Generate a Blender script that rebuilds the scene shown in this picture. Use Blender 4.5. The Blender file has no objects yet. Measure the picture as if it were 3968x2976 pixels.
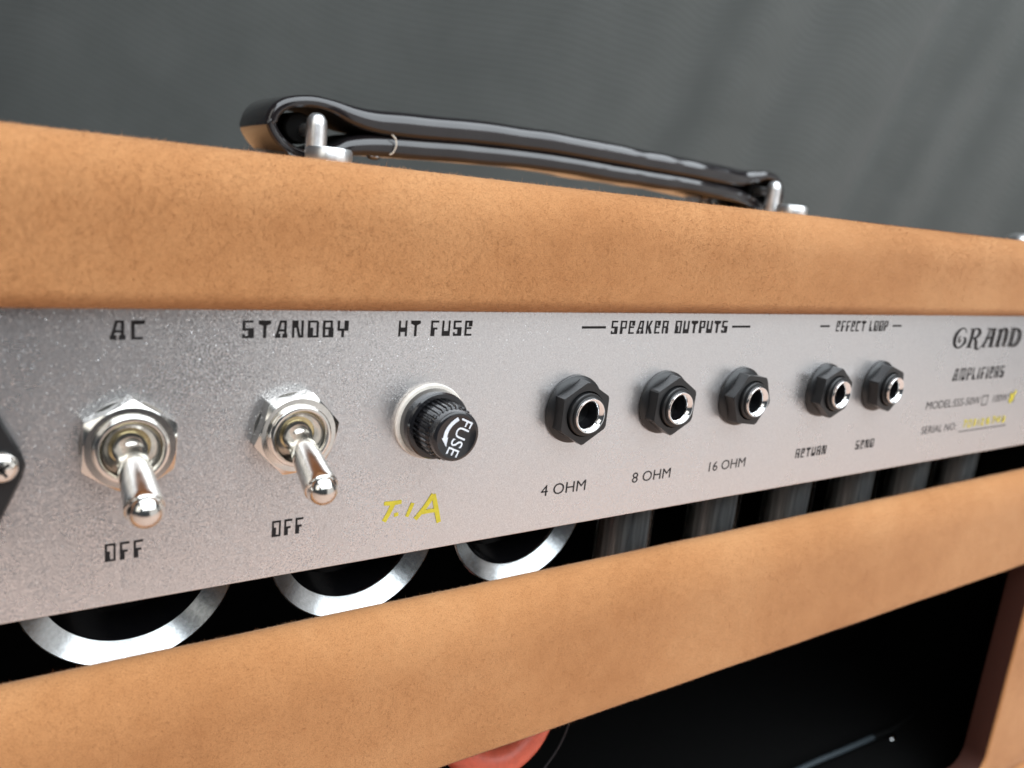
import bpy, bmesh, math, random
import numpy as np
from mathutils import Vector, Matrix

# ------------------------------------------------------------------ scale
# All builder coordinates are in u; 1 u = 1.25 mm.  X runs along the metal
# rear panel, Y into the amplifier, Z up; the panel face is the plane Y = 0.
S = 0.00125
scene = bpy.context.scene
col = scene.collection
random.seed(7)
rng = np.random.default_rng(11)

# ------------------------------------------------------------------ camera
yaw, pitch, roll = math.radians(35.026), math.radians(12.8945), math.radians(5.928)
f0 = Vector((math.sin(yaw), math.cos(yaw), 0)); r0 = Vector((math.cos(yaw), -math.sin(yaw), 0)); u0 = Vector((0, 0, 1))
fwd = f0 * math.cos(pitch) - u0 * math.sin(pitch)
upv = u0 * math.cos(pitch) + f0 * math.sin(pitch)
rt = r0 * math.cos(roll) + upv * math.sin(roll)
up2 = -r0 * math.sin(roll) + upv * math.cos(roll)
cd = bpy.data.cameras.new('camera'); cam = bpy.data.objects.new('camera', cd); col.objects.link(cam)
cam.matrix_world = Matrix(((rt.x, up2.x, -fwd.x, 0), (rt.y, up2.y, -fwd.y, -100 * S), (rt.z, up2.z, -fwd.z, 0), (0, 0, 0, 1)))
cd.sensor_fit = 'HORIZONTAL'; cd.sensor_width = 36.0; cd.lens = 36.0 * 3163.74 / 3968
cd.clip_start = 0.005; cd.clip_end = 50
cd.dof.use_dof = True; cd.dof.focus_distance = 126 * S; cd.dof.aperture_fstop = 19.0
scene.camera = cam

# ------------------------------------------------------------------ light
w = bpy.data.worlds.new('World'); scene.world = w; w.use_nodes = True
bg = w.node_tree.nodes['Background']; bg.inputs[0].default_value = (0.72, 0.80, 0.90, 1); bg.inputs[1].default_value = 0.07

def area(name, loc, target, sx, sy, power, colr):
    l = bpy.data.lights.new(name, 'AREA'); l.shape = 'RECTANGLE'; l.size = sx; l.size_y = sy
    l.energy = power; l.color = colr
    o = bpy.data.objects.new(name, l); col.objects.link(o)
    o.location = loc
    o.rotation_euler = (Vector(target) - Vector(loc)).to_track_quat('-Z', 'Y').to_euler()
    return o
area('window_light', (1.55, -1.30, 0.0), (0.95, 0, -0.03), 2.1, 1.8, 8.6, (1.0, 0.985, 0.97))
area('ceiling_light', (0.50, -0.68, 1.15), (0.44, -0.06, 0), 2.4, 1.7, 60.0, (0.88, 0.945, 1.0))
area('left_window_light', (-1.1, -0.75, 0.75), (0.1, 0, 0), 0.6, 0.8, 2.8, (1.0, 0.97, 0.9))

vs = scene.view_settings
vs.view_transform = 'Standard'; vs.look = 'None'; vs.exposure = 0.0; vs.gamma = 1.0
scene.cycles.use_denoising = True
scene.cycles.max_bounces = 10

# ------------------------------------------------------------------ material helpers
def new_mat(name):
    m = bpy.data.materials.new(name); m.use_nodes = True
    return m, m.node_tree.nodes, m.node_tree.links, m.node_tree.nodes['Principled BSDF']

def pset(b, **k):
    for n, v in k.items():
        b.inputs[n.replace('_', ' ')].default_value = v

def coords(N, L, scale):
    tc = N.new('ShaderNodeTexCoord'); mp = N.new('ShaderNodeMapping')
    mp.inputs['Scale'].default_value = scale if isinstance(scale, tuple) else (scale,) * 3
    L.new(tc.outputs['Object'], mp.inputs['Vector'])
    return mp.outputs['Vector']

def noise(N, L, vec, sc, det=3, rough=0.5):
    n = N.new('ShaderNodeTexNoise'); n.inputs['Scale'].default_value = sc
    n.inputs['Detail'].default_value = det; n.inputs['Roughness'].default_value = rough
    L.new(vec, n.inputs['Vector']); return n

def ramp(N, L, fac, stops):
    r = N.new('ShaderNodeValToRGB'); e = r.color_ramp.elements
    while len(e) < len(stops): e.new(0.5)
    for i, (p, c) in enumerate(stops):
        e[i].position = p; e[i].color = (*c, 1) if len(c) == 3 else c
    L.new(fac, r.inputs['Fac']); return r

def bump(N, L, b, h, strength, dist):
    n = N.new('ShaderNodeBump'); n.inputs['Strength'].default_value = strength; n.inputs['Distance'].default_value = dist
    L.new(h, n.inputs['Height']); L.new(n.outputs['Normal'], b.inputs['Normal']); return n

U = 1 / S      # object coordinates (metres) -> u

def mat_suede():
    m, N, L, b = new_mat('suede')
    v = coords(N, L, (U, U, U))
    big = noise(N, L, v, 0.028, 2, 0.5)
    mid = noise(N, L, v, 0.22, 3, 0.6)
    fine = noise(N, L, v, 5.5, 3, 0.8)
    mx = N.new('ShaderNodeMath'); mx.operation = 'MULTIPLY_ADD'; mx.inputs[1].default_value = 0.72
    L.new(big.outputs['Fac'], mx.inputs[0])
    m2 = N.new('ShaderNodeMath'); m2.operation = 'MULTIPLY'; m2.inputs[1].default_value = 0.28
    L.new(mid.outputs['Fac'], m2.inputs[0]); L.new(m2.outputs[0], mx.inputs[2])
    r = ramp(N, L, mx.outputs[0], [(0.30, (0.425, 0.188, 0.072)), (0.50, (0.505, 0.240, 0.098)), (0.70, (0.565, 0.288, 0.126))])
    r2 = ramp(N, L, fine.outputs['Fac'], [(0.30, (0.52, 0.48, 0.44)), (0.46, (0.96, 0.96, 0.96)), (0.70, (1.14, 1.14, 1.14))])
    mm = N.new('ShaderNodeMix'); mm.data_type = 'RGBA'; mm.blend_type = 'MULTIPLY'; mm.inputs['Factor'].default_value = 0.8
    L.new(r.outputs['Color'], mm.inputs['A']); L.new(r2.outputs['Color'], mm.inputs['B'])
    L.new(mm.outputs['Result'], b.inputs['Base Color'])
    pset(b, Roughness=0.95, Specular_IOR_Level=0.1, Sheen_Weight=0.25, Sheen_Roughness=0.5)
    b.inputs['Sheen Tint'].default_value = (1.0, 0.78, 0.6, 1)
    bump(N, L, b, fine.outputs['Fac'], 0.25, 0.0002)
    return m

def mat_simple(name, c, rough=0.5, metal=0.0, spec=0.5, coat=0.0, bs=0, bstr=0.1):
    m, N, L, b = new_mat(name)
    v = coords(N, L, U)
    n = noise(N, L, v, 0.6 if not bs else bs, 4, 0.6)
    lo = tuple(x * 0.86 for x in c); hi = tuple(min(1, x * 1.1) for x in c)
    r = ramp(N, L, n.outputs['Fac'], [(0.3, lo), (0.7, hi)])
    L.new(r.outputs['Color'], b.inputs['Base Color'])
    rr = N.new('ShaderNodeMapRange'); rr.inputs['To Min'].default_value = max(0.02, rough * 0.8); rr.inputs['To Max'].default_value = min(1, rough * 1.25)
    L.new(n.outputs['Fac'], rr.inputs['Value']); L.new(rr.outputs['Result'], b.inputs['Roughness'])
    pset(b, Metallic=metal, Specular_IOR_Level=spec, Coat_Weight=coat)
    if bs: bump(N, L, b, n.outputs['Fac'], bstr, 0.0002)
    return m

def mat_panel():
    # silver hammered / flake finish: every small cell mirrors in its own direction
    m, N, L, b = new_mat('silver_flake')
    v = coords(N, L, U)
    vo = N.new('ShaderNodeTexVoronoi'); vo.inputs['Scale'].default_value = 10.5; L.new(v, vo.inputs['Vector'])
    sub = N.new('ShaderNodeVectorMath'); sub.operation = 'SUBTRACT'; sub.inputs[1].default_value = (0.5, 0.5, 0.5)
    L.new(vo.outputs['Color'], sub.inputs[0])
    sc = N.new('ShaderNodeVectorMath'); sc.operation = 'SCALE'; 
    lean = N.new('ShaderNodeVectorMath'); lean.inputs[1].default_value = (0.0, 0.0, 0.20); L.new(sub.outputs[0], lean.inputs[0])
    L.new(lean.outputs[0], sc.inputs[0])
    sep = N.new('ShaderNodeSeparateColor'); L.new(vo.outputs['Color'], sep.inputs[0])
    gt = N.new('ShaderNodeMath'); gt.operation = 'GREATER_THAN'; gt.inputs[1].default_value = 0.965; L.new(sep.outputs[1], gt.inputs[0])
    ma = N.new('ShaderNodeMath'); ma.operation = 'MULTIPLY_ADD'; ma.inputs[1].default_value = 0.24; ma.inputs[2].default_value = 0.16
    L.new(gt.outputs[0], ma.inputs[0]); L.new(ma.outputs[0], sc.inputs['Scale'])
    ge = N.new('ShaderNodeNewGeometry')
    nz = noise(N, L, v, 2.6, 2, 0.5)
    bp = N.new('ShaderNodeBump'); bp.inputs['Strength'].default_value = 0.12; bp.inputs['Distance'].default_value = 0.0002
    L.new(nz.outputs['Fac'], bp.inputs['Height'])
    ad = N.new('ShaderNodeVectorMath'); L.new(bp.outputs['Normal'], ad.inputs[0]); L.new(sc.outputs[0], ad.inputs[1])
    no = N.new('ShaderNodeVectorMath'); no.operation = 'NORMALIZE'; L.new(ad.outputs[0], no.inputs[0])
    L.new(no.outputs[0], b.inputs['Normal'])
    r = ramp(N, L, vo.outputs['Color'], [(0.1, (0.62, 0.61, 0.615)), (0.9, (0.80, 0.79, 0.79))])
    L.new(r.outputs['Color'], b.inputs['Base Color'])
    sm = noise(N, L, v, 0.05, 5, 0.65)
    mr = N.new('ShaderNodeMapRange'); mr.inputs['From Min'].default_value = 0.3; mr.inputs['From Max'].default_value = 0.7
    mr.inputs['To Min'].default_value = 0.25; mr.inputs['To Max'].default_value = 0.32
    L.new(sm.outputs['Fac'], mr.inputs['Value']); L.new(mr.outputs['Result'], b.inputs['Roughness'])
    pset(b, Metallic=0.9)
    return m

def mat_glass():
    # thin glass wall: clear, with a Fresnel mirror on top
    m, N, L, b = new_mat('tube_glass'); N.remove(b)
    tr = N.new('ShaderNodeBsdfTransparent'); tr.inputs[0].default_value = (0.94, 0.96, 0.97, 1)
    gl = N.new('ShaderNodeBsdfGlossy'); gl.inputs['Roughness'].default_value = 0.03
    fr = N.new('ShaderNodeFresnel'); fr.inputs['IOR'].default_value = 1.6
    mx = N.new('ShaderNodeMixShader'); L.new(fr.outputs[0], mx.inputs[0]); L.new(tr.outputs[0], mx.inputs[1]); L.new(gl.outputs[0], mx.inputs[2])
    L.new(mx.outputs[0], N['Material Output'].inputs['Surface'])
    return m

def mat_curtain():
    m, N, L, b = new_mat('curtain_cloth')
    v = coords(N, L, U)
    n = noise(N, L, v, 0.02, 4, 0.6)
    r = ramp(N, L, n.outputs['Fac'], [(0.3, (0.090, 0.096, 0.092)), (0.7, (0.103, 0.109, 0.105))])
    L.new(r.outputs['Color'], b.inputs['Base Color'])
    wv = N.new('ShaderNodeTexWave'); wv.inputs['Scale'].default_value = 0.11; wv.inputs['Distortion'].default_value = 0.6
    wv.bands_direction = 'DIAGONAL'; L.new(v, wv.inputs['Vector'])
    bump(N, L, b, wv.outputs['Fac'], 0.25, 0.001)
    pset(b, Roughness=0.95, Specular_IOR_Level=0.15, Sheen_Weight=0.15)
    return m

def mat_table():
    m, N, L, b = new_mat('table_wood')
    v = coords(N, L, (U * 0.3, U * 2, U))
    n = noise(N, L, v, 0.05, 5, 0.6)
    r = ramp(N, L, n.outputs['Fac'], [(0.3, (0.50, 0.35, 0.28)), (0.7, (0.62, 0.45, 0.37))])
    L.new(r.outputs['Color'], b.inputs['Base Color']); pset(b, Roughness=0.45)
    return m

M = dict(
    suede=mat_suede(), panel=mat_panel(), glass=mat_glass(), curtain=mat_curtain(), table=mat_table(),
    nickel=mat_simple('nickel', (0.79, 0.765, 0.72), 0.15, 1.0),
    bright=mat_simple('chrome', (0.90, 0.91, 0.92), 0.13, 1.0),
    satin=mat_simple('satin_chrome', (0.93, 0.93, 0.92), 0.34, 1.0),
    ring=mat_simple('brushed_ring', (0.62, 0.645, 0.655), 0.23, 1.0, bs=1.6, bstr=0.05),
    brass=mat_simple('brass', (0.78, 0.66, 0.38), 0.25, 1.0),
    blackplastic=mat_simple('black_plastic', (0.013, 0.0135, 0.0145), 0.34, 0, 0.5, bs=3.0, bstr=0.06),
    glossblack=mat_simple('gloss_black', (0.012, 0.012, 0.014), 0.18, 0, 0.5, 0.3),
    leather=mat_simple('black_leather', (0.012, 0.010, 0.011), 0.13, 0, 0.5, 0.45, bs=0.3, bstr=0.06),
    lining=mat_simple('black_lining', (0.006, 0.006, 0.006), 0.9, 0, 0.1),
    brown=mat_simple('brown_stain', (0.050, 0.015, 0.009), 0.75, 0, 0.25, bs=0.8, bstr=0.2),
    ink=mat_simple('black_ink', (0.012, 0.011, 0.012), 0.55, 0, 0.3),
    faintink=mat_simple('fine_black_ink', (0.03, 0.027, 0.03), 0.55, 0, 0.3),
    white=mat_simple('white_print', (0.80, 0.84, 0.90), 0.5, 0, 0.3),
    nylon=mat_simple('white_nylon', (0.86, 0.80, 0.72), 0.5, 0, 0.4),
    yellow=mat_simple('yellow_marker', (0.66, 0.55, 0.045), 0.5, 0, 0.4),
    red=mat_simple('red_rubber', (0.72, 0.135, 0.075), 0.40, 0, 0.5),
    greycable=mat_simple('grey_cable', (0.055, 0.07, 0.08), 0.4, 0, 0.5),
    
    lint=mat_simple('lint', (0.75, 0.70, 0.62), 0.9, 0, 0.2),
)

def mat_plate():
    m, N, L, b = new_mat('plate_light_streaks')
    n = noise(N, L, coords(N, L, (U, U, U * 0.03)), 0.9, 4, 0.65)
    r = ramp(N, L, n.outputs['Fac'], [(0.38, (0.30, 0.305, 0.31)), (0.62, (0.93, 0.92, 0.90))])  # pale upright streaks paint in the reflections along the tubes
    L.new(r.outputs['Color'], b.inputs['Base Color']); pset(b, Roughness=0.4, Metallic=0.0)
    return m
M['plate'] = mat_plate()

# ------------------------------------------------------------------ mesh helpers
def mesh_obj(name, verts, faces, mat, parent=None, loc=(0, 0, 0), smooth=False, sharp=None):
    me = bpy.data.meshes.new(name)
    me.from_pydata([(x * S, y * S, z * S) for x, y, z in verts], [], faces)
    bm = bmesh.new(); bm.from_mesh(me)
    bmesh.ops.recalc_face_normals(bm, faces=bm.faces); bm.to_mesh(me); bm.free()
    me.materials.append(M[mat])
    if smooth:
        me.polygons.foreach_set('use_smooth', [True] * len(me.polygons))
        if sharp: me.set_sharp_from_angle(angle=math.radians(sharp))
    o = bpy.data.objects.new(name, me); col.objects.link(o)
    o.location = [c * S for c in loc]
    if parent is not None:
        o.parent = parent
    return o

def empty(name, loc=(0, 0, 0), parent=None):
    o = bpy.data.objects.new(name, None); col.objects.link(o); o.location = [c * S for c in loc]
    o.empty_display_size = 0.01
    if parent: o.parent = parent
    return o

def tag(o, label=None, cat=None, group=None, kind=None):
    if label: o['label'] = label
    if cat: o['category'] = cat
    if group: o['group'] = group
    if kind: o['kind'] = kind
    return o

def lathe(prof, n=64, flute=None):
    """profile (r, h) turned about the axis pointing out of the panel (-Y)."""
    V = []; F = []
    for r, h in prof:
        for k in range(n):
            a = 2 * math.pi * k / n
            rr = r
            if flute: rr = flute(r, h, k, n)
            V.append((rr * math.cos(a), -h, rr * math.sin(a)))
    for i in range(len(prof) - 1):
        for k in range(n):
            F.append((i * n + k, i * n + (k + 1) % n, (i + 1) * n + (k + 1) % n, (i + 1) * n + k))
    if prof[0][0] > 1e-6 and prof[0] != prof[-1]: pass
    return V, F

def cap(V, F, start, n):
    F.append(tuple(range(start, start + n)))

def lathe_obj(name, prof, mat, parent, loc=(0, 0, 0), n=64, sharp=30, rot=None, flute=None, caps=True):
    V, F = lathe(prof, n, flute)
    if caps and prof[0][0] > 1e-6 and prof[0] != prof[-1]: cap(V, F, 0, n)
    if caps and prof[-1][0] > 1e-6 and prof[0] != prof[-1]: cap(V, F, (len(prof) - 1) * n, n)
    o = mesh_obj(name, V, F, mat, parent, loc, True, sharp)
    if rot: o.rotation_euler = rot
    return o

def hexnut(af, h, rc, ri, ang, k=0.55, h0=0.0, n=96):
    """hexagon nut with a turned chamfer; af across flats, rc chamfer circle."""
    V = []
    for ring in range(6):
        for i in range(n):
            a = 2 * math.pi * i / n
            d = (a - ang + math.pi / 6) % (math.pi / 3) - math.pi / 6       # corners at ang + k*60
            R = (af / 2) / math.cos(math.pi / 6 - abs(d)) if True else 0
            top = h - max(0.0, R - rc) * k
            if ring == 0: r, y = ri, h0
            elif ring == 1: r, y = R, h0
            elif ring == 2: r, y = R, top
            elif ring == 3: r, y = min(R, rc), h
            elif ring == 4: r, y = ri + 0.05, h
            else: r, y = ri, h - 0.05
            V.append((r * math.cos(a), -y, r * math.sin(a)))
    F = []
    for j in range(6):
        for i in range(n):
            F.append((j * n + i, j * n + (i + 1) % n, ((j + 1) % 6) * n + (i + 1) % n, ((j + 1) % 6) * n + i))
    return V, F

def catmull(P, closed, per):
    P = [np.array(p, float) for p in P]; n = len(P); out = []
    rngi = range(n if closed else n - 1)
    for i in rngi:
        if closed: a, b, c, d = P[(i - 1) % n], P[i], P[(i + 1) % n], P[(i + 2) % n]
        else: a, b, c, d = P[max(i - 1, 0)], P[i], P[i + 1], P[min(i + 2, n - 1)]
        for k in range(per):
            t = k / per
            out.append(0.5 * ((2 * b) + (-a + c) * t + (2 * a - 5 * b + 4 * c - d) * t * t + (-a + 3 * b - 3 * c + d) * t ** 3))
    if not closed: out.append(P[-1])
    return np.array(out)

def tube(name, pts, r, mat, parent, n=12, per=10, closed=False, loc=(0, 0, 0)):
    C = catmull(pts, closed, per); V = []; F = []; m = len(C)
    ref = np.array([0.13, 0.21, 0.97])
    for i in range(m):
        t = C[(i + 1) % m] - C[i - 1] if closed else C[min(i + 1, m - 1)] - C[max(i - 1, 0)]
        t = t / (np.linalg.norm(t) + 1e-9)
        s = np.cross(t, ref); s /= np.linalg.norm(s); q = np.cross(s, t)
        rr = r[i * len(r) // m] if isinstance(r, (list, tuple)) else r
        for k in range(n):
            a = 2 * math.pi * k / n
            V.append(tuple(C[i] + rr * (math.cos(a) * s + math.sin(a) * q)))
    for i in range(m if closed else m - 1):
        for k in range(n):
            F.append((i * n + k, i * n + (k + 1) % n, ((i + 1) % m) * n + (k + 1) % n, ((i + 1) % m) * n + k))
    if not closed:
        F.append(tuple(range(n))); F.append(tuple(range((m - 1) * n, m * n)))
    return mesh_obj(name, V, F, mat, parent, loc, True, 60)

def box(name, x0, x1, y0, y1, z0, z1, mat, parent, bev=0.0):
    V = [(x, y, z) for x in (x0, x1) for y in (y0, y1) for z in (z0, z1)]
    F = [(0, 1, 3, 2), (4, 6, 7, 5), (0, 4, 5, 1), (2, 3, 7, 6), (0, 2, 6, 4), (1, 5, 7, 3)]
    o = mesh_obj(name, V, F, mat, parent)
    if bev:
        bm = bmesh.new(); bm.from_mesh(o.data)
        bmesh.ops.bevel(bm, geom=bm.edges[:], offset=bev * S, segments=3, affect='EDGES', profile=0.5)
        bm.to_mesh(o.data); bm.free()
    return o

def wob(x, z, seed=0.0):
    return (math.sin(x * 0.071 + seed) * math.cos(z * 0.13 + seed * 2) + 0.6 * math.sin(x * 0.19 + z * 0.11 + seed * 3)) * 0.5

# ------------------------------------------------------------------ the setting
# grey cloth hung behind the amplifier
def build_curtain():
    nx, nz = 500, 40
    V = []; F = []
    d = Vector((0.82, -0.575, 0)).normalized(); nrm = Vector((0.575, 0.82, 0)).normalized()
    c0 = Vector((0, -100, 0)) + nrm * 760
    for j in range(nz + 1):
        for i in range(nx + 1):
            s = -900 + 2000 * i / nx; z = -330 + 1000 * j / nz
            q = s - 0.34 * z                                   # folds lean with the drape
            off = 12 * math.sin(q * 0.011 + 1.0)
            for c, wd, dp in ((282, 15, -24), (250, 30, 4), (308, 9, -12), (330, 20, 3), (352, 18, -15), (167, 30, -14), (205, 30, 7), (82, 28, -16), (125, 34, 8), (20, 40, -8), (420, 20, -18), (-520, 30, -10), (-300, 40, 7)):
                off += 0.6 * dp * math.exp(-((q - c) / wd) ** 2)
            p = c0 + d * s + nrm * (-off)
            V.append((p.x, p.y, z))
    for j in range(nz):
        for i in range(nx):
            a = j * (nx + 1) + i
            F.append((a, a + 1, a + nx + 2, a + nx + 1))
    o = mesh_obj('curtain', V, F, 'curtain', None, smooth=True)
    so = o.modifiers.new('thickness', 'SOLIDIFY'); so.thickness = 0.001
    tag(o, 'dark grey cloth curtain hanging in soft folds behind the amplifier', 'curtain')
build_curtain()
tb = mesh_obj('table_surface', [(-900, -420, -195.5), (1500, -420, -195.5), (1500, 500, -195.5), (-900, 500, -195.5)], [(0, 1, 2, 3)], 'table')
tag(tb, kind='structure')

# ------------------------------------------------------------------ the amplifier
amp = tag(empty('guitar_amplifier', (133, 90, -195)), 'tan suede covered guitar amplifier head seen from the back with silver control panel', 'amplifier')
def A(o):                       # keep builder coordinates while parenting to the amplifier
    o.parent = amp; o.matrix_parent_inverse = Matrix.Translation([-133 * S, -90 * S, 195 * S]); return o

XL, XR = -104, 370              # outer ends of the cabinet

def rounded_profile(y0, y1, z0, z1, rft, rfb, rfd=4.2, n=9):
    """closed (y,z) outline, rear-facing corners rounded (rft top, rfb bottom)."""
    P = []
    for k in range(n + 1):
        a = math.pi / 2 + (math.pi / 2) * k / n
        P.append((y0 + rfd + rfd * math.cos(a), z1 - rft + rft * math.sin(a)))
    nf = 8
    for k in range(1, nf):
        P.append((y0, z1 - rft + (z0 + rfb - z1 + rft) * k / nf))
    for k in range(n + 1):
        a = math.pi + (math.pi / 2) * k / n
        P.append((y0 + rfb + rfb * math.cos(a), z0 + rfb + rfb * math.sin(a)))
    P.append((y1, z0)); P.append((y1, z1))
    return P

def build_board(name, P, x0, x1, seg, amp_w, seed):
    V = []; F = []; n = len(P)
    for i in range(seg + 1):
        x = x0 + (x1 - x0) * i / seg
        for (y, z) in P:
            front = 1.0 if y < 20 else 0.0
            V.append((x, y + front * amp_w * wob(x, z, seed), z + front * 0.4 * amp_w * wob(x * 0.7, y * 2, seed + 4)))
    for i in range(seg):
        for k in range(n):
            F.append((i * n + k, i * n + (k + 1) % n, (i + 1) * n + (k + 1) % n, (i + 1) * n + k))
    F.append(tuple(range(n))); F.append(tuple(range(seg * n, (seg + 1) * n)))
    return A(mesh_obj(name, V, F, 'suede', None, smooth=True, sharp=50))

top = build_board('top_board', rounded_profile(-3.5, 188, -16.45, 2.05, 7.4, 2.2, 4.4), XL, XR, 220, 0.12, 0.7)
bottom = build_board('bottom_board', rounded_profile(-3.5, 188, -195, -178, 4, 2.2), XL, XR, 60, 0.1, 2.7)
sideL = A(box('side_board', XL, XL + 18, -3.2, 188, -177.9, -16.5, 'suede', None, 1.5))
sideR = A(box('side_board', XR - 18, XR, -3.2, 188, -177.9, -16.5, 'suede', None, 1.5))
baffle = A(box('front_baffle', XL + 18.1, XR - 18.1, 178, 187, -177.8, -16.5, 'lining', None))
for n_, args in (('inner_lining', (XL + 18.1, XR - 18.1, 4.5, 177.8, -177.9, -177.2)), ('inner_lining', (XR - 18.9, XR - 18.1, 4.5, 177.8, -177.0, -17.4)), ('inner_lining', (XL + 18.1, XL + 18.9, 4.5, 177.8, -177, -17.4)), ('inner_lining', (XL + 19, XR - 19, 3, 177.8, -17.3, -16.55))):
    A(box(n_, *args, 'lining', None))

# lower back panel: a suede covered frame with a rounded window cut in it
OX0, OX1, OZ0, OZ1 = XL + 18.3, XR - 18.3, -177.0, -61.9
WX0, WX1, WZ0, WZ1 = 8.0, 269.0, -166.5, -90.9
def rr_loop(x0, x1, z0, z1, r, nx=150, nz=30, nc=10):
    L = []
    def line(a, b, n):
        for k in range(n): L.append((a[0] + (b[0] - a[0]) * k / n, a[1] + (b[1] - a[1]) * k / n))
    def arc(cx, cz, a0, n):
        for k in range(n):
            a = a0 + math.pi / 2 * k / n; L.append((cx + r * math.cos(a), cz + r * math.sin(a)))
    line((x0 + r, z0), (x1 - r, z0), nx); arc(x1 - r, z0 + r, -math.pi / 2, nc)
    line((x1, z0 + r), (x1, z1 - r), nz); arc(x1 - r, z1 - r, 0, nc)
    line((x1 - r, z1), (x0 + r, z1), nx); arc(x0 + r, z1 - r, math.pi / 2, nc)
    line((x0, z1 - r), (x0, z0 + r), nz); arc(x0 + r, z0 + r, math.pi, nc)
    return L
def build_back_panel():
    yF, yB, ro, ri = -3.5, 3.5, 3.0, 0.8
    rings = []
    rv, rd, rb = 10.5, 4.5, 2.5               # rear edge is a long soft roll, inner edge a short one
    for k in range(7):
        a = math.pi / 2 * k / 6
        rings.append(('o', rb * (1 - math.sin(a)), yB - rb + rb * math.cos(a)))
    for k in range(1, 11):
        a = math.pi / 2 * k / 10
        rings.append(('o', rv * (1 - math.cos(a)), yF + rd * (1 - math.sin(a))))
    for k in range(1, 8): rings.append(('m', k / 8, yF))
    for k in range(7):
        a = math.pi / 2 * k / 6
        rings.append(('i', -ri * (1 - math.sin(a)), yF + ri * (1 - math.cos(a))))
    V = []; base_o = rr_loop(OX0 + rv, OX1 - rv, OZ0 + rv, OZ1 - rv, 1.0); base_i = rr_loop(WX0 - ri, WX1 + ri, WZ0 - ri, WZ1 + ri, 7.8)
    n = len(base_o)
    for kind, s, y in rings:
        if kind == 'o': L = rr_loop(OX0 + s, OX1 - s, OZ0 + s, OZ1 - s, 1.0)
        elif kind == 'm': L = [(a[0] + (b[0] - a[0]) * s, a[1] + (b[1] - a[1]) * s) for a, b in zip(base_o, base_i)]
        else: L = rr_loop(WX0 + s, WX1 - s, WZ0 + s, WZ1 - s, 7.0)
        for (x, z) in L:
            V.append((x, y + 0.13 * wob(x, z, 1.9), z + 0.05 * wob(x * 1.7, z, 5)))
    F = []
    for j in range(len(rings) - 1):
        for i in range(n):
            F.append((j * n + i, j * n + (i + 1) % n, (j + 1) * n + (i + 1) % n, (j + 1) * n + i))
    o = A(mesh_obj('back_panel', V, F, 'suede', None, smooth=True, sharp=60))
    tag(o, 'suede covered lower back panel with a rounded window opening')
    # stained cut edge of the window
    V = []; F = []
    for y, s in ((yF + ri - 0.05, 0.12), (yF + ri + 0.1, 0.2), (yB + 0.3, 0.2), (yB + 0.3, -1.5)):
        for (x, z) in rr_loop(WX0 + s, WX1 - s, WZ0 + s, WZ1 - s, 6.8): V.append((x, y, z))
    for j in range(3):
        for i in range(n):
            F.append((j * n + i, j * n + (i + 1) % n, (j + 1) * n + (i + 1) % n, (j + 1) * n + i))
    c = mesh_obj('cut_edge', V, F, 'brown', o, smooth=True, sharp=40)
    tag(c, 'dark red brown stained edge of the window opening')
    return o
back = build_back_panel()

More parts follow.
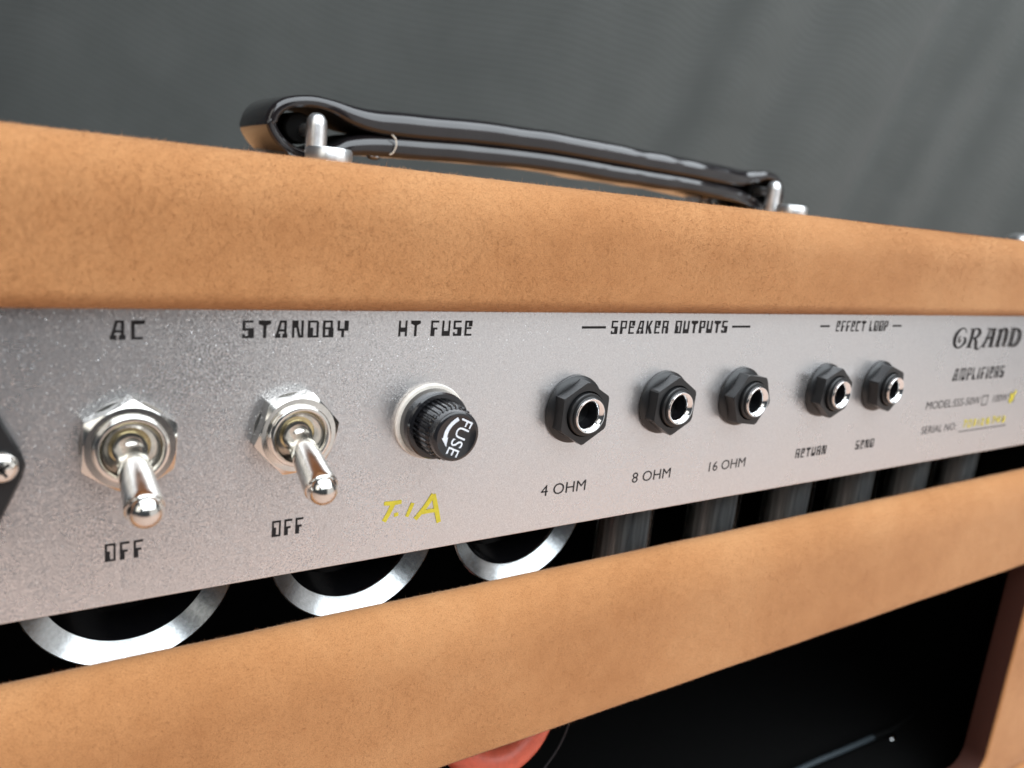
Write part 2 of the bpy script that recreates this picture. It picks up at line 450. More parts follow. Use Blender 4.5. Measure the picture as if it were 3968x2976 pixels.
# short nap standing on the suede, one blade per fibre tuft
def suede_nap(src, count, xlim, pred, parent, seed):
    g = np.random.default_rng(seed)
    me = src.data; me.calc_loop_triangles()
    nt = len(me.loop_triangles)
    tri = np.empty(nt * 3, np.int32); me.loop_triangles.foreach_get('vertices', tri); tri = tri.reshape(-1, 3)
    co = np.empty(len(me.vertices) * 3); me.vertices.foreach_get('co', co); co = co.reshape(-1, 3) / S
    a, b, c = co[tri[:, 0]], co[tri[:, 1]], co[tri[:, 2]]
    nr = np.cross(b - a, c - a); ar = np.linalg.norm(nr, axis=1); nr = nr / np.maximum(ar, 1e-12)[:, None]
    ctr = (a + b + c) / 3
    keep = (ctr[:, 0] > xlim[0]) & (ctr[:, 0] < xlim[1]) & pred(ctr) & (ar > 1e-9)
    # orient outward: rear facing (-Y) for the face, else away from the board's middle
    p = ar * keep; p /= p.sum()
    idx = g.choice(nt, count, p=p)
    u1, u2 = g.random(count), g.random(count); fl = u1 + u2 > 1; u1[fl] = 1 - u1[fl]; u2[fl] = 1 - u2[fl]
    P = a[idx] + (b - a)[idx] * u1[:, None] + (c - a)[idx] * u2[:, None]
    Nn = nr[idx]
    # lay direction follows soft brushed patches
    th = 1.9 * np.sin(P[:, 0] * 0.045 + seed) + 1.5 * np.sin(P[:, 2] * 0.16 + P[:, 0] * 0.023) + g.normal(0, 0.9, count)
    ref = np.array([1.0, 0, 0]); t1 = ref - Nn * (Nn @ ref)[:, None]; t1 /= np.linalg.norm(t1, axis=1)[:, None]
    t2 = np.cross(Nn, t1)
    lay = np.cos(th)[:, None] * t1 + np.sin(th)[:, None] * t2
    side = np.cross(Nn, lay)
    ln = g.gamma(5, 0.062, count)[:, None]; el = g.uniform(0.15, 0.8, count)[:, None]
    lng = g.random(count)[:, None] < 0.05                       # a few stray fibres stand up
    ln = np.where(lng, ln * 1.4, ln); el = np.where(lng, g.uniform(0.7, 1.35, count)[:, None], el)
    tip = P + ln * (lay * np.cos(el) + Nn * np.sin(el)) 
    wd = g.uniform(0.012, 0.030, count)[:, None]
    tw = g.normal(0, 0.5, count)[:, None]
    sd = side * np.cos(tw) + Nn * np.sin(tw)
    V = np.empty((count * 3, 3)); V[0::3] = P + sd * wd - Nn * 0.02; V[1::3] = P - sd * wd - Nn * 0.02; V[2::3] = tip
    V *= S
    m = bpy.data.meshes.new('suede_nap'); m.vertices.add(count * 3); m.vertices.foreach_set('co', V.ravel())
    m.loops.add(count * 3); m.loops.foreach_set('vertex_index', np.arange(count * 3, dtype=np.int32))
    m.polygons.add(count); m.polygons.foreach_set('loop_start', np.arange(0, count * 3, 3, dtype=np.int32))
    m.polygons.foreach_set('use_smooth', np.ones(count, bool))
    m.update(); m.validate()
    nv = np.repeat(Nn, 3, axis=0) + g.normal(0, 0.36, (count * 3, 3)); nv /= np.linalg.norm(nv, axis=1)[:, None]
    m.normals_split_custom_set_from_vertices(nv)
    m.materials.append(M['suede'])
    o = bpy.data.objects.new('suede_nap', m); col.objects.link(o); o.parent = parent
    tag(o, kind='stuff')
    return o
suede_nap(top, 260000, (-6, 275), lambda c: (c[:, 1] < 3), top, 3)
suede_nap(back, 330000, (-6, 300), lambda c: (c[:, 2] > -130) | (c[:, 0] > 255), back, 5)

# ------------------------------------------------------------------ silver control panel and its printing
panel = A(box('control_panel', -82, 340, 0.0, 1.6, -53.4, -16.55, 'panel', None, 0.28))
tag(panel, 'silver speckled metal control panel with black printed lettering')

T_ = 0.14
def R4(x0, y0, x1, y1): return [(x0, y0), (x1, y0), (x1, y1), (x0, y1)]
G = {
 'A': (.68, [[(.04, .2), (.18, .2), (.38, 1), (.24, 1)], R4(.24, .87, .62, 1), R4(.48, .2, .62, 1), R4(.16, .36, .6, .5), [(0, 0), (.3, 0), (.28, .24), (.02, .24)], [(.38, 0), (.68, 0), (.66, .24), (.42, .24)]]),
 'C': (.6, [[(0, .76), (.22, .78), (.6, .8), (.6, 1), (0, 1)], R4(0, 0, .15, 1), R4(0, 0, .5, .13)]),
 'S': (.6, [R4(.02, .87, .56, 1), R4(0, .46, .14, .98), R4(0, .43, .6, .57), R4(.3, 0, .6, .55), R4(.02, 0, .6, .14), R4(0, 0, .12, .24)]),
 'T': (.66, [[(0, 1), (0, .8), (.24, .7), (.42, .7), (.66, .8), (.66, 1)], R4(.25, 0, .42, .76)]),
 'N': (.64, [R4(0, .58, .34, 1), R4(0, 0, .13, 1), [(.2, .7), (.34, .7), (.5, 0), (.36, 0)], R4(.51, 0, .64, 1), R4(.36, 0, .64, .13)]),
 'D': (.62, [R4(0, .0, .3, .58), R4(0, 0, .14, 1), R4(0, .88, .54, 1), R4(.49, 0, .62, .9), [(.48, 1), (.54, 1), (.62, .88), (.49, .84)], R4(0, 0, .62, .12)]),
 'O': (.62, [R4(0, .0, .3, .58), R4(0, 0, .14, 1), R4(0, .88, .62, 1), R4(.49, 0, .62, 1), R4(0, 0, .62, .12)]),
 'B': (.62, [R4(0, 0, .14, 1), R4(0, .88, .56, 1), R4(0, .48, .58, .6), R4(0, 0, .62, .12), R4(.44, .5, .56, .98), R4(.34, 0, .62, .54)]),
 'Y': (.64, [R4(0, .42, .13, 1), R4(0, .38, .6, .52), R4(.4, .4, .64, 1), R4(.24, 0, .39, .42)]),
 'H': (.58, [R4(0, 0, .14, 1), R4(.44, 0, .58, 1), R4(0, .28, .58, .56)]),
 'F': (.56, [R4(0, 0, .28, .5), R4(0, 0, .14, 1), R4(0, .87, .56, 1), R4(0, .42, .46, .55)]),
 'U': (.58, [R4(0, 0, .14, 1), R4(.45, 0, .58, 1), R4(0, 0, .58, .33)]),
 'E': (.54, [R4(0, 0, .14, 1), R4(0, .87, .54, 1), R4(.28, .62, .54, 1), R4(0, .44, .48, .57), R4(0, 0, .52, .13)]),
 'P': (.58, [R4(0, 0, .15, 1), R4(0, 0, .24, .4), R4(0, .88, .58, 1), R4(0, .4, .58, .53), R4(.45, .4, .58, 1)]),
 'K': (.6, [R4(0, 0, .14, 1), [(.12, .46), (.28, .46), (.56, 1), (.4, 1)], [(.12, .56), (.36, .54), (.6, 0), (.34, 0)]]),
 'R': (.6, [R4(0, 0, .14, 1), R4(0, .88, .56, 1), R4(.43, .46, .56, 1), R4(0, .44, .56, .57), R4(.36, 0, .6, .46)]),
 'L': (.52, [R4(0, 0, .14, 1), R4(0, 0, .3, .4), R4(0, 0, .52, .13)]),
 'I': (.26, [R4(.05, 0, .2, 1), R4(0, 0, .26, .42)]),
 'M': (.8, [R4(0, 0, .13, 1), R4(.67, 0, .8, 1), R4(0, .88, .8, 1), R4(.33, .1, .46, 1), R4(.33, 0, .8, .3)]),
}
def polys_obj(name, polys, mat, x0, x1, z0, z1, parent=panel, y=-0.03):
    xs = [p[0] for q in polys for p in q]; zs = [p[1] for q in polys for p in q]
    ax, bx_, az, bz = min(xs), max(xs), min(zs), max(zs)
    V = []; F = []
    for i, q in enumerate(polys):
        s = len(V)
        for p in q:
            V.append((x0 + (p[0] - ax) / (bx_ - ax) * (x1 - x0), y - 0.0012 * i, z0 + (p[1] - az) / (bz - az) * (z1 - z0)))
        F.append(tuple(range(s, len(V))))
    return mesh_obj(name, V, F, mat, parent)
def gtext(txt, x0, x1, z0, z1, gap=.24, sp=.5, mat='ink'):
    x = 0; P = []
    for ch in txt:
        if ch == ' ': x += sp; continue
        wd, ps = G[ch]
        P += [[(x + a, b) for a, b in q] for q in ps]; x += wd + gap
    o = polys_obj('lettering', P, mat, x0, x1, z0, z1)
    o['label'] = 'printed word %s on the silver panel' % txt
    return o
def ftext(txt, x0, x1, z0, z1, mat='ink', parent=panel, y=-0.03, lab=True, shear=0.0):
    cu = bpy.data.curves.new('t', 'FONT'); cu.body = txt; cu.shear = shear; cu.resolution_u = 3
    ob = bpy.data.objects.new('t', cu); col.objects.link(ob)
    dg = bpy.context.evaluated_depsgraph_get(); dg.update()
    me = bpy.data.meshes.new_from_object(ob.evaluated_get(dg))
    vs_ = [tuple(v.co) for v in me.vertices]; fs = [tuple(p.vertices) for p in me.polygons]
    bpy.data.objects.remove(ob); bpy.data.curves.remove(cu); bpy.data.meshes.remove(me)
    xs = [v[0] for v in vs_]; zs = [v[1] for v in vs_]
    ax, bx_, az, bz = min(xs), max(xs), min(zs), max(zs)
    V = [(x0 + (v[0] - ax) / (bx_ - ax) * (x1 - x0), y, z0 + (v[1] - az) / (bz - az) * (z1 - z0)) for v in vs_]
    o = mesh_obj('lettering', V, fs, mat, parent)
    if lab: o['label'] = 'printed text %s on the silver panel' % txt
    return o
def stroke(pts, wd, per=6):
    """flat ribbon polygons along a smooth path in the panel plane; wd widths at the points."""
    if len(pts) == 2: C = np.array(pts, float); Wd = [wd[0], wd[-1]]
    else:
        C = catmull(pts, False, per); Wd = np.interp(np.linspace(0, 1, len(C)), np.linspace(0, 1, len(wd)), wd)
    q = []; Lp = []; Rp = []
    for i in range(len(C)):
        t = C[min(i + 1, len(C) - 1)] - C[max(i - 1, 0)]; t /= np.linalg.norm(t) + 1e-9
        n = np.array([-t[1], t[0]]) * Wd[i] / 2
        Lp.append(tuple(C[i] + n)); Rp.append(tuple(C[i] - n))
    for i in range(len(C) - 1): q.append([Lp[i], Rp[i], Rp[i + 1], Lp[i + 1]])
    return q
def raw_polys(name, polys, mat, parent=panel, y=-0.03, step=0.0):
    V = []; F = []
    for i, q in enumerate(polys):
        s = len(V); V += [(p[0], y - step * i, p[1]) for p in q]; F.append(tuple(range(s, len(V))))
    return mesh_obj(name, V, F, mat, parent)

HB, HT = -20.33, -18.1
gtext('AC', 14.2, 17.9, HB, HT)
gtext('STANDBY', 29.0, 42.85, HB, HT)
gtext('HT FUSE', 50.2, 62.0, HB, HT)
gtext('SPEAKER OUTPUTS', 88.7, 116.6, HB, HT)
gtext('EFFECT LOOP', 149.6, 168.0, HB, HT)
for a, b in ((82.5, 87.5), (117.9, 122.9), (144.2, 147.3), (169.9, 173.4)):
    raw_polys('printed_dash', [R4(a, -19.4, b, -19.0)], 'ink')
gtext('OFF', 13.45, 17.7, -47.5, -45.2)
gtext('OFF', 33.6, 37.9, -47.5, -45.2)
ftext('4 OHM', 78.05, 87.5, -47.4, -45.45)
ftext('8 OHM', 98.15, 107.6, -47.4, -45.45)
ftext('16 OHM', 117.85, 128.2, -47.4, -45.45)
gtext('RETURN', 143.95, 154.3, -47.3, -45.25, mat='ink')
gtext('SEND', 165.1, 172.1, -47.3, -45.25, mat='ink')
# name in lombardic style capitals
def grand():
    q = []
    def add(pts, wd, dx): q.extend(stroke([(x + dx, z) for x, z in pts], wd))
    # G
    add([(.86, .78), (.7, .98), (.45, 1), (.16, .8), (.05, .5), (.12, .2), (.38, .02), (.66, .08), (.88, .3), (.84, .5), (.7, .52)], [.06, .06, .08, .2, .26, .2, .08, .08, .2, .1, .05], 0)
    add([(.45, .62), (.36, .5), (.4, .3), (.52, .36), (.46, .46)], [.05, .06, .05, .05, .04], 0)
    # R
    add([(.12, .03), (.2, .5), (.2, .97)], [.2, .18, .18], 1.15)
    add([(-.05, .03), (.34, .03)], [.06, .06], 1.15); add([(.0, .97), (.3, .97)], [.06, .06], 1.15)
    add([(.25, .95), (.6, .98), (.78, .78), (.62, .55), (.3, .5)], [.06, .08, .2, .1, .05], 1.15)
    add([(.45, .5), (.62, .3), (.7, .0), (.9, -.1), (1.0, .02)], [.08, .16, .14, .06, .04], 1.15)
    # A
    add([(.08, .04), (.3, .5), (.4, .97)], [.14, .1, .08], 2.35)
    add([(.72, .03), (.74, .5), (.72, .97)], [.2, .19, .18], 2.35)
    add([(.2, .97), (.85, .97)], [.07, .07], 2.35); add([(.2, .48), (.74, .52)], [.1, .1], 2.35)
    add([(-.06, .03), (.24, .03)], [.06, .06], 2.35); add([(.56, .03), (.92, .03)], [.06, .06], 2.35)
    # N (uncial)
    add([(.12, .03), (.18, .5), (.16, .92), (.0, .82)], [.2, .19, .16, .05], 3.5)
    add([(.2, .78), (.45, .98), (.68, .85), (.72, .4), (.66, .1), (.8, .02)], [.06, .08, .18, .2, .14, .05], 3.5)
    add([(0, .03), (.3, .03)], [.06, .06], 3.5)
    # D
    add([(.14, .03), (.18, .5), (.16, .97)], [.2, .19, .18], 4.6)
    add([(0, .97), (.4, .98), (.75, .8), (.84, .45), (.68, .12), (.3, .02), (.0, .03)], [.05, .07, .16, .22, .16, .07, .05], 4.6)
    return polys_obj('lettering', q, 'ink', 196.6, 229.9, -25.4, -19.7)
grand()['label'] = 'printed name GRAND in old style capitals'
gtext('AMPLIFIERS', 200.4, 225.6, -33.0, -29.9)
ftext('MODEL:SSS-50W', 191.2, 216.6, -39.7, -37.7, mat='faintink')
ftext('100W', 223.4, 231.0, -39.7, -37.7, mat='faintink')
for x, m_ in ((217.5, 'faintink'), (231.9, 'faintink')):
    w_ = 0.3
    raw_polys('tick_box', [R4(x, -40.2, x + 3, -40.2 + w_), R4(x, -37.5 - w_, x + 3, -37.5), R4(x, -40.2 + w_, x + w_, -37.5 - w_), R4(x + 3 - w_, -40.2 + w_, x + 3, -37.5 - w_)], m_)
raw_polys('marker_tick', stroke([(232.3, -39.0), (233.1, -40.0), (234.2, -38.2), (235.2, -37.0)], [.9, 1.0, 1.0, .7]) + stroke([(232.4, -37.8), (234.4, -39.6)], [.9, .9]), 'yellow', y=-0.05, step=0.0012)
ftext('SERIAL NO:', 191.5, 207.5, -45.9, -44.0, mat='faintink')
raw_polys('printed_line', [R4(209.2, -46.75, 233.8, -46.5)], 'faintink')
hw = []
for i, pts in enumerate(([(0, 2), (1.2, 2.1), (.6, 1), (.3, 0)], [(2.2, 2), (2.2, .2), (3.4, .3), (3.4, 1.9), (2.3, 2)], [(4.6, 2.1), (5.6, 1.8), (4.8, 1.1), (5.7, .6), (4.5, .1)], [(7, 2), (6.9, 0.1)], [(8.3, 1.9), (9.3, 1.6), (8.4, .2), (9.6, .2)], [(11.9, 2), (10.8, 1.5), (11.4, .1), (12.2, 1), (10.9, 1.3)], [(13.5, 2), (14.6, 1.9), (13.8, 0)], [(15.8, 2), (15.7, .9), (17.1, .9), (16.9, 2), (16.8, -.1)], [(18.6, 2), (19.7, 1.4), (18.7, .9), (19.8, .4), (18.4, 0)])):
    hw += stroke([(210.9 + x * 1.08, -45.6 + z * 0.85) for x, z in pts], [.42, .45, .4])
raw_polys('marker_writing', hw, 'yellow', y=-0.05, step=0.0008)['label'] = 'yellow handwritten serial number'
t1a = stroke([(49.85, -44.85), (51.2, -44.95), (52.65, -44.92)], [.6, .7, .6]) + stroke([(51.3, -45.1), (50.7, -46.4), (50.0, -47.65)], [.75, .72, .7]) \
    + stroke([(51.6, -46.85), (52.25, -46.8)], [.6, .55]) + stroke([(54.5, -45.35), (54.1, -46.4), (53.65, -47.4)], [.6, .62, .55]) \
    + stroke([(55.1, -48.0), (56.6, -46.3), (57.9, -44.4)], [.7, .75, .8]) + stroke([(57.9, -44.4), (58.5, -46.6), (59.2, -49.1)], [.7, .8, .75]) + stroke([(56.1, -47.1), (57.5, -47.0), (58.8, -47.1)], [.6, .65, .6])
raw_polys('marker_writing', t1a, 'yellow', y=-0.04, step=0.0008)['label'] = 'yellow marker writing T.1A under the fuse holder'

# ------------------------------------------------------------------ toggle switches
ZC = -32.65
def toggle(x, ang, label, tipx):
    prof = [(4.0, 0), (4.0, 2.3), (4.12, 2.5), (4.12, 2.7), (4.0, 2.8), (4.12, 2.9), (4.1, 3.1), (3.95, 3.28), (3.75, 3.34), (3.5, 3.3), (3.34, 3.1), (3.28, 2.8), (3.15, 2.35), (2.7, 1.9), (2.3, 1.65), (2.15, 1.2), (2.1, 0.9)]
    o = A(lathe_obj('toggle_switch', prof, 'nickel', None, (x, 0, ZC), 72, 35)); tag(o, label)
    V, F = hexnut(9.95, 2.5, 4.9, 4.05, math.radians(ang), 0.75)
    mesh_obj('hex_nut', V, F, 'nickel', o, smooth=True, sharp=18)
    lathe_obj('washer', [(5.05, 0), (5.2, .12), (5.2, .25), (4.0, .25)], 'nickel', o, n=64)
    # lever: pivot ball, slim neck, bat with rounded end
    L_ = 11.4; tx = tipx - x
    prof = [(0.00, -1.6), (1.12, -1.35), (1.84, -.5), (2.00, .3), (1.95, 1.1), (1.77, 1.75), (1.67, 2.1), (1.66, 2.5), (1.71, 3.2), (1.80, 4.5), (1.93, 7), (2.08, 9.6), (2.15, 10.4), (2.13, 10.6), (2.05, 10.74), (1.95, 10.82), (1.93, 11.1), (1.73, 11.7), (1.36, 12.22), (0.89, 12.54), (0.45, 12.68), (0.00, 12.72)]
    lv = lathe_obj('lever', prof, 'nickel', o, (0, -0.9, 0), 48, 40)
    d = Vector((tx, -10.1, -4.5)).normalized()
    lv.rotation_euler = Vector((0, -1, 0)).rotation_difference(d).to_euler()
    lathe_obj('bushing_floor', [(3.0, 1.5), (2.2, 1.25), (0.0, 1.2)], 'brass', o, n=32)
    return o
toggle(16.0, 27, 'toggle switch under the word AC with its lever pointing down', 16.0)
toggle(35.9, 12, 'toggle switch under the word STANDBY with its lever pointing down', 36.0)

# ------------------------------------------------------------------ fuse holder
fx = 56.1
fuse = A(lathe_obj('fuse_holder', [(5.0, .7), (5.05, .9), (4.95, 2.9), (4.75, 3.15), (4.2, 3.2), (4.2, 2.9), (3.0, 2.9)], 'glossblack', None, (fx, 0, -32.8), 80, 30))
tag(fuse, 'black knurled fuse holder on a white washer')
lathe_obj('white_washer', [(5.45, 0.0), (5.6, .15), (5.6, .6), (5.45, .75), (4.0, .75)], 'nylon', fuse, n=80)
def flute(r, h, k, n):
    if 3.0 < h < 6.55 and r > 3.6: return r - (0.26 if (k // 3) % 2 else 0.0)
    return r
lathe_obj('cap', [(3.95, 2.6), (4.05, 3.1), (4.02, 6.3), (3.85, 6.5), (3.62, 6.62), (3.62, 7.7), (3.56, 7.95), (3.35, 8.12), (3.1, 8.17), (3.05, 8.15), (0.02, 8.15)], 'glossblack', fuse, n=192, sharp=28, flute=flute)
# white arrow and the word FUSE on the cap
ft = ftext('FUSE', 0, 1, 0, 1, 'white', fuse, -8.2, False)
ft['label'] = 'white word FUSE on the fuse cap'
ux, uz = -0.412, -0.911                     # reading direction across the cap
nxv, nzv = 0.911, -0.412
for v in ft.data.vertices:
    a, b = v.co.x / S, v.co.z / S
    # origin: top-left of the word, reading along (ux,uz), letter tops towards (+x)
    X = 0.62 + ux * a * 5.35 + (b) * 1.95 * 0.911; Z = 2.65 + uz * a * 5.35 - (b) * 1.95 * 0.412
    v.co.x = X * S; v.co.z = Z * S
arc_ = [(0.0, 2.62), (-1.0, 1.9), (-1.62, 1.05), (-1.84, 0.3), (-1.88, -0.15)]
raw_polys('printed_arrow', stroke(arc_, [.55, .55, .6, .6, .6]) + [[(-2.42, 0.02), (-1.42, 0.05), (-1.6, -1.3)]], 'white', fuse, -8.2, 0.0008)

# ------------------------------------------------------------------ jack sockets
def jack(x, ang, label):
    o = A(lathe_obj('jack_socket', [(3.55, 0.1), (3.55, 3.75), (3.42, 3.95), (3.1, 4.0), (3.1, 4.25), (3.0, 4.32), (2.3, 4.32), (2.3, -6)], 'blackplastic', None, (x, 0, ZC), 64, 30, caps=False))
    tag(o, label, None, None)
    V, F = hexnut(9.2, 3.3, 5.12, 3.75, math.radians(ang), 0.8, 0.5)
    mesh_obj('hex_nut', V, F, 'blackplastic', o, smooth=True, sharp=18)
    lathe_obj('nut_flange', [(5.55, 0), (5.68, .15), (5.66, .55), (5.3, .95), (4.4, 1.3), (3.7, 1.3)], 'blackplastic', o, n=72)
    lathe_obj('ferrule', [(2.86, 4.2), (2.88, 4.62), (2.8, 4.74), (2.66, 4.74), (2.55, 4.66), (2.08, 4.05), (2.03, 3.9), (2.03, 3.55), (2.2, 3.5), (2.2, 3.2)], 'bright', o, n=64, sharp=40, caps=False)
    lathe_obj('socket_bore', [(2.25, 3.45), (2.12, 3.4), (2.1, 1.2), (1.95, 1.1), (1.95, -7), (0, -7)], 'glossblack', o, n=32, caps=False)
    return o
jack(82.7, 90, 'jack socket above the label 4 OHM')
jack(102.85, 88, 'jack socket above the label 8 OHM')
jack(123.0, 112, 'jack socket above the label 16 OHM')
jack(149.1, 83, 'jack socket above the word RETURN')
jack(168.6, 102, 'jack socket above the word SEND')

# ------------------------------------------------------------------ mains inlet at the far left
def inlet():
    pts = [(5.55, -33.9), (5.2, -35.3), (1.2, -44.2), (0.2, -45.0), (-30, -45), (-31, -44.2), (-35, -35.3), (-35.4, -33.9), (-35, -32.5), (-31, -23.6), (-30, -22.8), (0.2, -22.8), (1.2, -23.6), (5.2, -32.5)]
    n = len(pts); cx, cz = -15, -33.9
    V = []
    for y, s in ((0, 1), (-1.5, 1), (-1.9, 0.985)):
        V += [(cx + (x - cx) * s, y, cz + (z - cz) * s) for x, z in pts]
    hole = []
    F = [tuple(2 * n + i for i in range(n))]
    for j in range(2):
        for i in range(n): F.append((j * n + i, j * n + (i + 1) % n, (j + 1) * n + (i + 1) % n, (j + 1) * n + i))
    o = A(mesh_obj('mains_inlet', V, F, 'blackplastic', None, smooth=True, sharp=35)); tag(o, 'black mains inlet plate at the far left of the panel')
    box_ = [(-27, -41), (-3, -41), (-3, -30), (-7, -26.5), (-23, -26.5), (-27, -30)]
    V = [(x, -1.9, z) for x, z in box_] + [(x, -5.0, z) for x, z in box_] + [(-15 + (x + 15) * .88, -5.0, -34 + (z + 34) * .85) for x, z in box_] + [(-15 + (x + 15) * .88, -2.2, -34 + (z + 34) * .85) for x, z in box_]
    F = [(j * 6 + i, j * 6 + (i + 1) % 6, (j + 1) * 6 + (i + 1) % 6, (j + 1) * 6 + i) for j in range(3) for i in range(6)] + [tuple(range(18, 24))]
    mesh_obj('socket_rim', V, F, 'blackplastic', o)
    for x in (-21, -15, -9): 
        mesh_obj('contact_pin', [(x + a, y, -34 + b) for y in (-2.2, -4.4) for a, b in ((-.6, -1.8), (.6, -1.8), (.6, 1.8), (-.6, 1.8))], [(0, 1, 2, 3), (4, 5, 6, 7), (0, 1, 5, 4), (1, 2, 6, 5), (2, 3, 7, 6), (3, 0, 4, 7)], 'nickel', o)
    for x in (3.15, -33.0):
        s = lathe_obj('screw', [(1.75, 1.9), (1.78, 2.2), (1.6, 2.65), (1.15, 3.0), (.5, 3.15), (.45, 3.0), (0, 3.0)], 'nickel', o, (x, 0, -33.7), 40, 40)
        for a in (0.6, 2.17):
            V = [(math.cos(a) * u - math.sin(a) * v_, -3.17, math.sin(a) * u + math.cos(a) * v_) for u, v_ in ((-1.0, -.16), (1.0, -.16), (1.0, .16), (-1.0, .16))]
            sl = mesh_obj('screw_slot', V, [(0, 1, 2, 3)], 'blackplastic', o, (x, 0, -33.7))
    return o
inlet()

# ------------------------------------------------------------------ carrying handle on top
H = [(54.9, 9.2, 1.9), (55.8, 12.2, 1.9), (58.6, 14.1, 1.9), (63.4, 15.0, 2.0), (67.9, 14.6, 2.4), (72.6, 13.5, 3.6), (77.6, 13.0, 4.3), (85.2, 13.0, 4.7), (95.9, 13.5, 4.7), (104.7, 13.9, 4.7),
     (125.3, 14.3, 4.7), (148.8, 13.7, 4.6), (166, 13.25, 4.6), (175, 13.05, 4.6), (195, 12.3, 4.4), (203.0, 13.0, 3.0), (208.5, 14.1, 2.0), (213.5, 13.2, 1.9), (216.3, 9.8, 1.9), (215.0, 6.0, 1.9), (210.0, 4.4, 2.0),
     (204.0, 5.7, 2.6), (196, 7.3, 3.8), (176, 8.45, 4.3), (167, 8.7, 4.4), (149.6, 9.1, 4.3), (126, 9.6, 4.4), (105, 9.3, 4.4), (96, 8.9, 4.4), (80.4, 8.0, 4.2), (73, 7.0, 3.3), (69.6, 5.7, 2.3), (65, 4.3, 1.9), (60.3, 4.3, 1.9), (57, 6.1, 1.9)]
def strap():
    C = catmull(H, True, 7); m = len(C); V = []; F = []
    y0, y1 = 72.0, 92.0; sec = 28
    cen = C[:, :2]
    for i in range(m):
        t = cen[(i + 1) % m] - cen[i - 1]; t /= np.linalg.norm(t); nn = np.array([-t[1], t[0]])
        th = C[i, 2] / 2 * 1.12 + 0.15
        wobn = 0.07 * math.sin(C[i, 0] * 0.31) + 0.10 * math.sin(C[i, 0] * 0.13 + 1)
        ed = 0.22 * math.sin(C[i, 0] * 0.13) + 0.12 * math.sin(C[i, 0] * 0.47 + 2)
        rT, rB = min(th * 1.15, 3.0), min(th * 0.45, 1.0)      # soft upper shoulder, tight lower edge
        outer = 1 if i < len(C) * 16 / len(H) else -1          # which side of the path is the outside
        if nn[1] < 0: rT, rB = rB, rT
        prof = []
        for cx, cz, r, a0 in ((y1 - rT, th - rT, rT, 0), (y0 + ed + rT, th - rT, rT, math.pi / 2), (y0 + ed + rB, -th + rB, rB, math.pi), (y1 - rB, -th + rB, rB, 1.5 * math.pi)):
            for k in range(7):
                a = a0 + math.pi / 2 * k / 6; prof.append((cx + r * math.cos(a), cz + r * math.sin(a)))
        for py, pz in prof:
            p = cen[i] + nn * (pz + (wobn if th > 1.6 else 0) * (1 if pz > 0 else 0.3)); V.append((p[0], py, p[1]))
    for i in range(m):
        for k in range(sec):
            F.append((i * sec + k, i * sec + (k + 1) % sec, ((i + 1) % m) * sec + (k + 1) % sec, ((i + 1) % m) * sec + k))
    o = A(mesh_obj('handle_strap', V, F, 'leather', None, smooth=True))
    o.data.materials.append(M['lining'])                       # dull backing inside the loop
    for p in o.data.polygons:
        if p.index % sec == 20: p.material_index = 1
    tag(o, 'black padded leather carrying handle')
    tube('stitch_thread', [(81.2, 71.6, 10.4), (82.0, 71.3, 9.6), (82.2, 71.2, 8.2), (81.6, 71.4, 6.6), (81.0, 71.7, 6.2)], 0.15, 'lint', o, 6, 5)
    for x, z in ((79.5, 4.9), (187.0, 5.0)):
        r_ = lathe_obj('rivet', [(1.6, 0), (1.6, .4), (1.1, .9), (0, 1.05)], 'bright', o, (x, 77, z + 0.9), 24, 40); r_.rotation_euler = (-math.pi / 2, 0, 0); r_.rotation_euler = (math.pi / 2, 0, 0)
    return o
strap()
def bracket(x, label):
    # stadium foot, two rounded posts and the bar that carries the strap
    V = []; F = []; n = 24; rad = 4.9
    ring = []
    for k in range(n + 1): a = math.pi * k / n; ring.append((rad * math.cos(a), 98 + rad * math.sin(a)))
    for k in range(n + 1): a = math.pi + math.pi * k / n; ring.append((rad * math.cos(a), 61 + rad * math.sin(a)))
    m = len(ring)
    for z, s in ((1.8, 1), (2.7, 1), (3.0, .93)):
        V += [(px * s, (py - 80) * (1 if s == 1 else .993) + 80, z) for px, py in ring]
    for j in range(2):
        for i in range(m): F.append((j * m + i, j * m + (i + 1) % m, (j + 1) * m + (i + 1) % m, (j + 1) * m + i))
    F.append(tuple(range(2 * m, 3 * m)))
    b = A(mesh_obj('handle_bracket', V, F, 'satin', None, (x, 0, 0), True, 35)); tag(b, label)
    up = (-math.pi / 2, 0, 0)
    def upright(nm, prof, y, z):
        o = lathe_obj(nm, prof, 'satin', b, (0, y, z), 32, 35); o.rotation_euler = (-math.pi / 2, 0, 0); return o
    for y in (68.6, 95.4):
        upright('post', [(2.15, 0), (2.15, 7.4), (1.95, 8.5), (1.5, 9.3), (.9, 9.75), (0, 9.9)], y, 2.6)
    for y in (61, 99):
        upright('screw_cap', [(4.55, 0), (4.6, .4), (4.55, 2.5), (4.2, 3.05), (3.0, 3.2), (0.02, 3.25)], y, 2.6)
    lathe_obj('cross_bar', [(1.3, 0), (1.3, 27)], 'satin', b, (0, 95.5, 9.2), 20)
    lathe_obj('loop_dark_filler', [(3.1, 0), (3.3, .4), (3.3, 15), (2.9, 15.6), (1.3, 15.8)], 'lining', b, (-1.0 if x < 130 else 0.3, 91.5, 9.4), 28)  # black filler added to darken the inside of the strap loop
    return b
bracket(62.8, 'chrome bracket at the near end of the handle')
bracket(207.6, 'chrome bracket at the far end of the handle')
st = A(lathe_obj('top_stud', [(5.4, 0), (5.4, 1.0), (4.6, 2.2), (2.6, 3.0), (0, 3.2)], 'satin', None, (306.5, 40, 2.0), 40, 40)); st.rotation_euler = (-math.pi / 2, 0, 0)
tag(st, 'chrome stud on the top at the right')

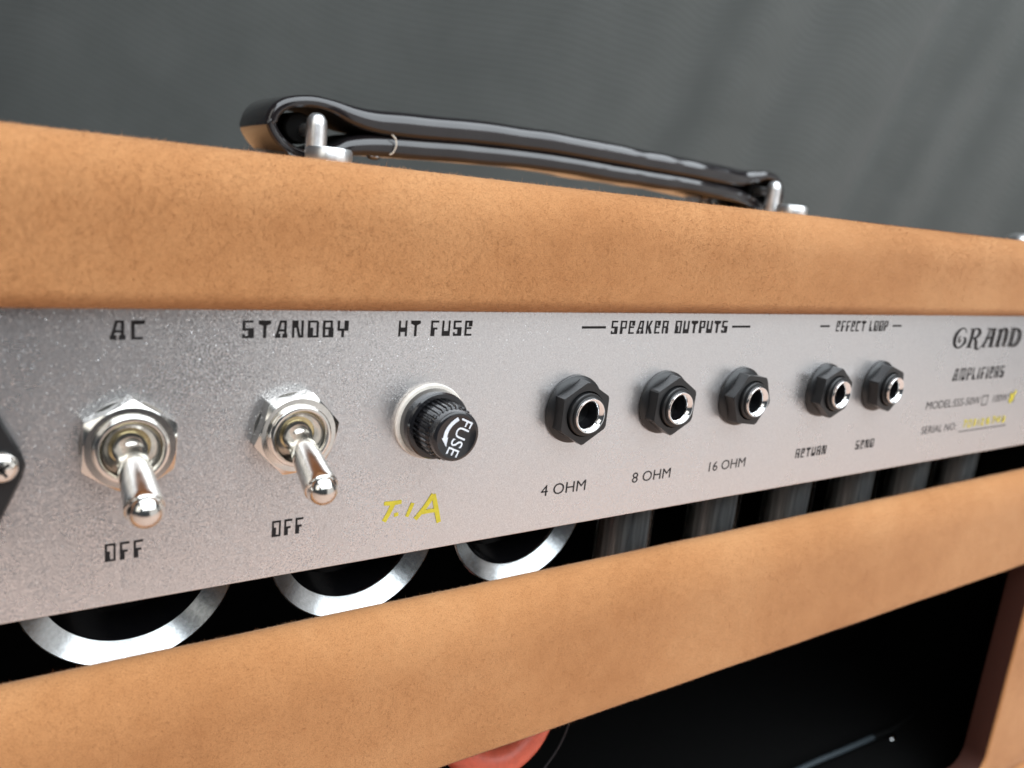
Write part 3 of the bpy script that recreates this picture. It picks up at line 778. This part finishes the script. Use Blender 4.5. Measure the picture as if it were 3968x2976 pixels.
# ------------------------------------------------------------------ what shows inside
def can(x):
    yr = 14.0
    o = A(lathe_obj('transformer_can', [(13.2, -70), (13.2, -2.5), (11.75, -2.7), (11.5, -5.0), (10.6, -9.0), (5.5, -8.2), (0, -8.0)], 'glossblack', None, (x, yr, -56.0), 96, 40))
    lathe_obj('ring_flange', [(11.65, -2.1), (11.6, -1.85), (14.3, 0.2), (14.45, 0.22), (14.55, 0.1), (14.5, -0.3), (11.65, -2.1)], 'ring', o, n=128, sharp=25)
    return o
for x, l_ in ((18.6, 'round black component with silver ring below the AC switch'), (52.3, 'round black component with silver ring below the fuse holder'), (84.8, 'round black component with silver ring below the 4 OHM label')):
    tag(can(x), l_)
def tube_valve(x, y, label):
    o = tag(empty('vacuum_tube', (x, y, -50)), label, 'vacuum tube', 'small glass tubes hanging in a row behind the panel')
    r = 6.4
    g = lathe_obj('glass_envelope', [(r, -2), (r, 44), (r - .5, 47), (r - 2, 49.5), (r - 4.5, 51), (1.6, 51.8), (1.0, 54), (0.0, 54.6)], 'glass', o, (0, 0, 0), 40, 40); g.rotation_euler = (math.pi / 2, 0, 0)
    for dx in (-2.7, 2.7):
        V = []; F = []
        for z in (-6, -42):
            for k in range(16):
                a = 2 * math.pi * k / 16; V.append((dx + 2.65 * math.cos(a), 4.3 * math.sin(a), z))
        F = [(k, (k + 1) % 16, 16 + (k + 1) % 16, 16 + k) for k in range(16)] + [tuple(range(16)), tuple(range(16, 32))]
        mesh_obj('anode_plate', V, F, 'plate', o, smooth=True, sharp=40)
    for z in (-5.5, -42.5):
        d = lathe_obj('mica_disc', [(5.6, 0), (5.6, .3), (0.02, .3)], 'lint', o, (0, 0, z), 28); d.rotation_euler = (math.pi / 2, 0, 0)
    d = lathe_obj('base_socket', [(7.4, 0), (7.4, 5), (6.9, 5.2), (0.02, 5.2)], 'blackplastic', o, (0, 0, 3.5), 28); d.rotation_euler = (math.pi / 2, 0, 0)
    return o
ord_ = ['nearest', 'second nearest', 'third', 'fourth', 'fifth', 'farthest']
for i in range(6):
    tube_valve(119.1 + 28.05 * i, 22, 'glass vacuum tube under the silver panel, %s of six from the left' % ord_[i])
A(tube('red_cable', [(70, 22, -84), (73, 18, -98), (79, 15, -107.5), (87, 14, -109.8), (94, 14.5, -106), (98.5, 17, -98), (100, 22, -84)], 3.3, 'red', None, 16, 8))['label'] = 'loop of thick red cable hanging below the suede bar'
A(tube('thin_wire', [(98, 19, -104), (104, 19, -106), (108, 19, -110), (106, 19, -117), (100, 19, -124)], 0.22, 'faintink', None, 8, 6))
A(tube('thin_wire', [(78, 18, -110), (83, 16, -116), (88, 16, -114.5), (92, 17, -121)], 0.22, 'faintink', None, 8, 6))
A(tube('grey_cable', [(190, 28, -169.6), (222, 30, -171.2), (245, 30, -172.2), (262, 30, -172.9)], 0.9, 'greycable', None, 10, 8))
A(tube('cable_shade_end', [(261.9, 30, -172.9), (275, 30, -173.5), (300, 34, -176.0)], 1.0, 'lining', None, 10, 8))  # rest of the grey cable, coloured black for its fade into shade
sc_ = A(lathe_obj('base_screw', [(2.2, 0), (2.2, .6), (1.5, 1.3), (0, 1.5)], 'bright', None, (274.5, 30, -177.1), 24, 40)); sc_.rotation_euler = (-math.pi / 2, 0, 0)
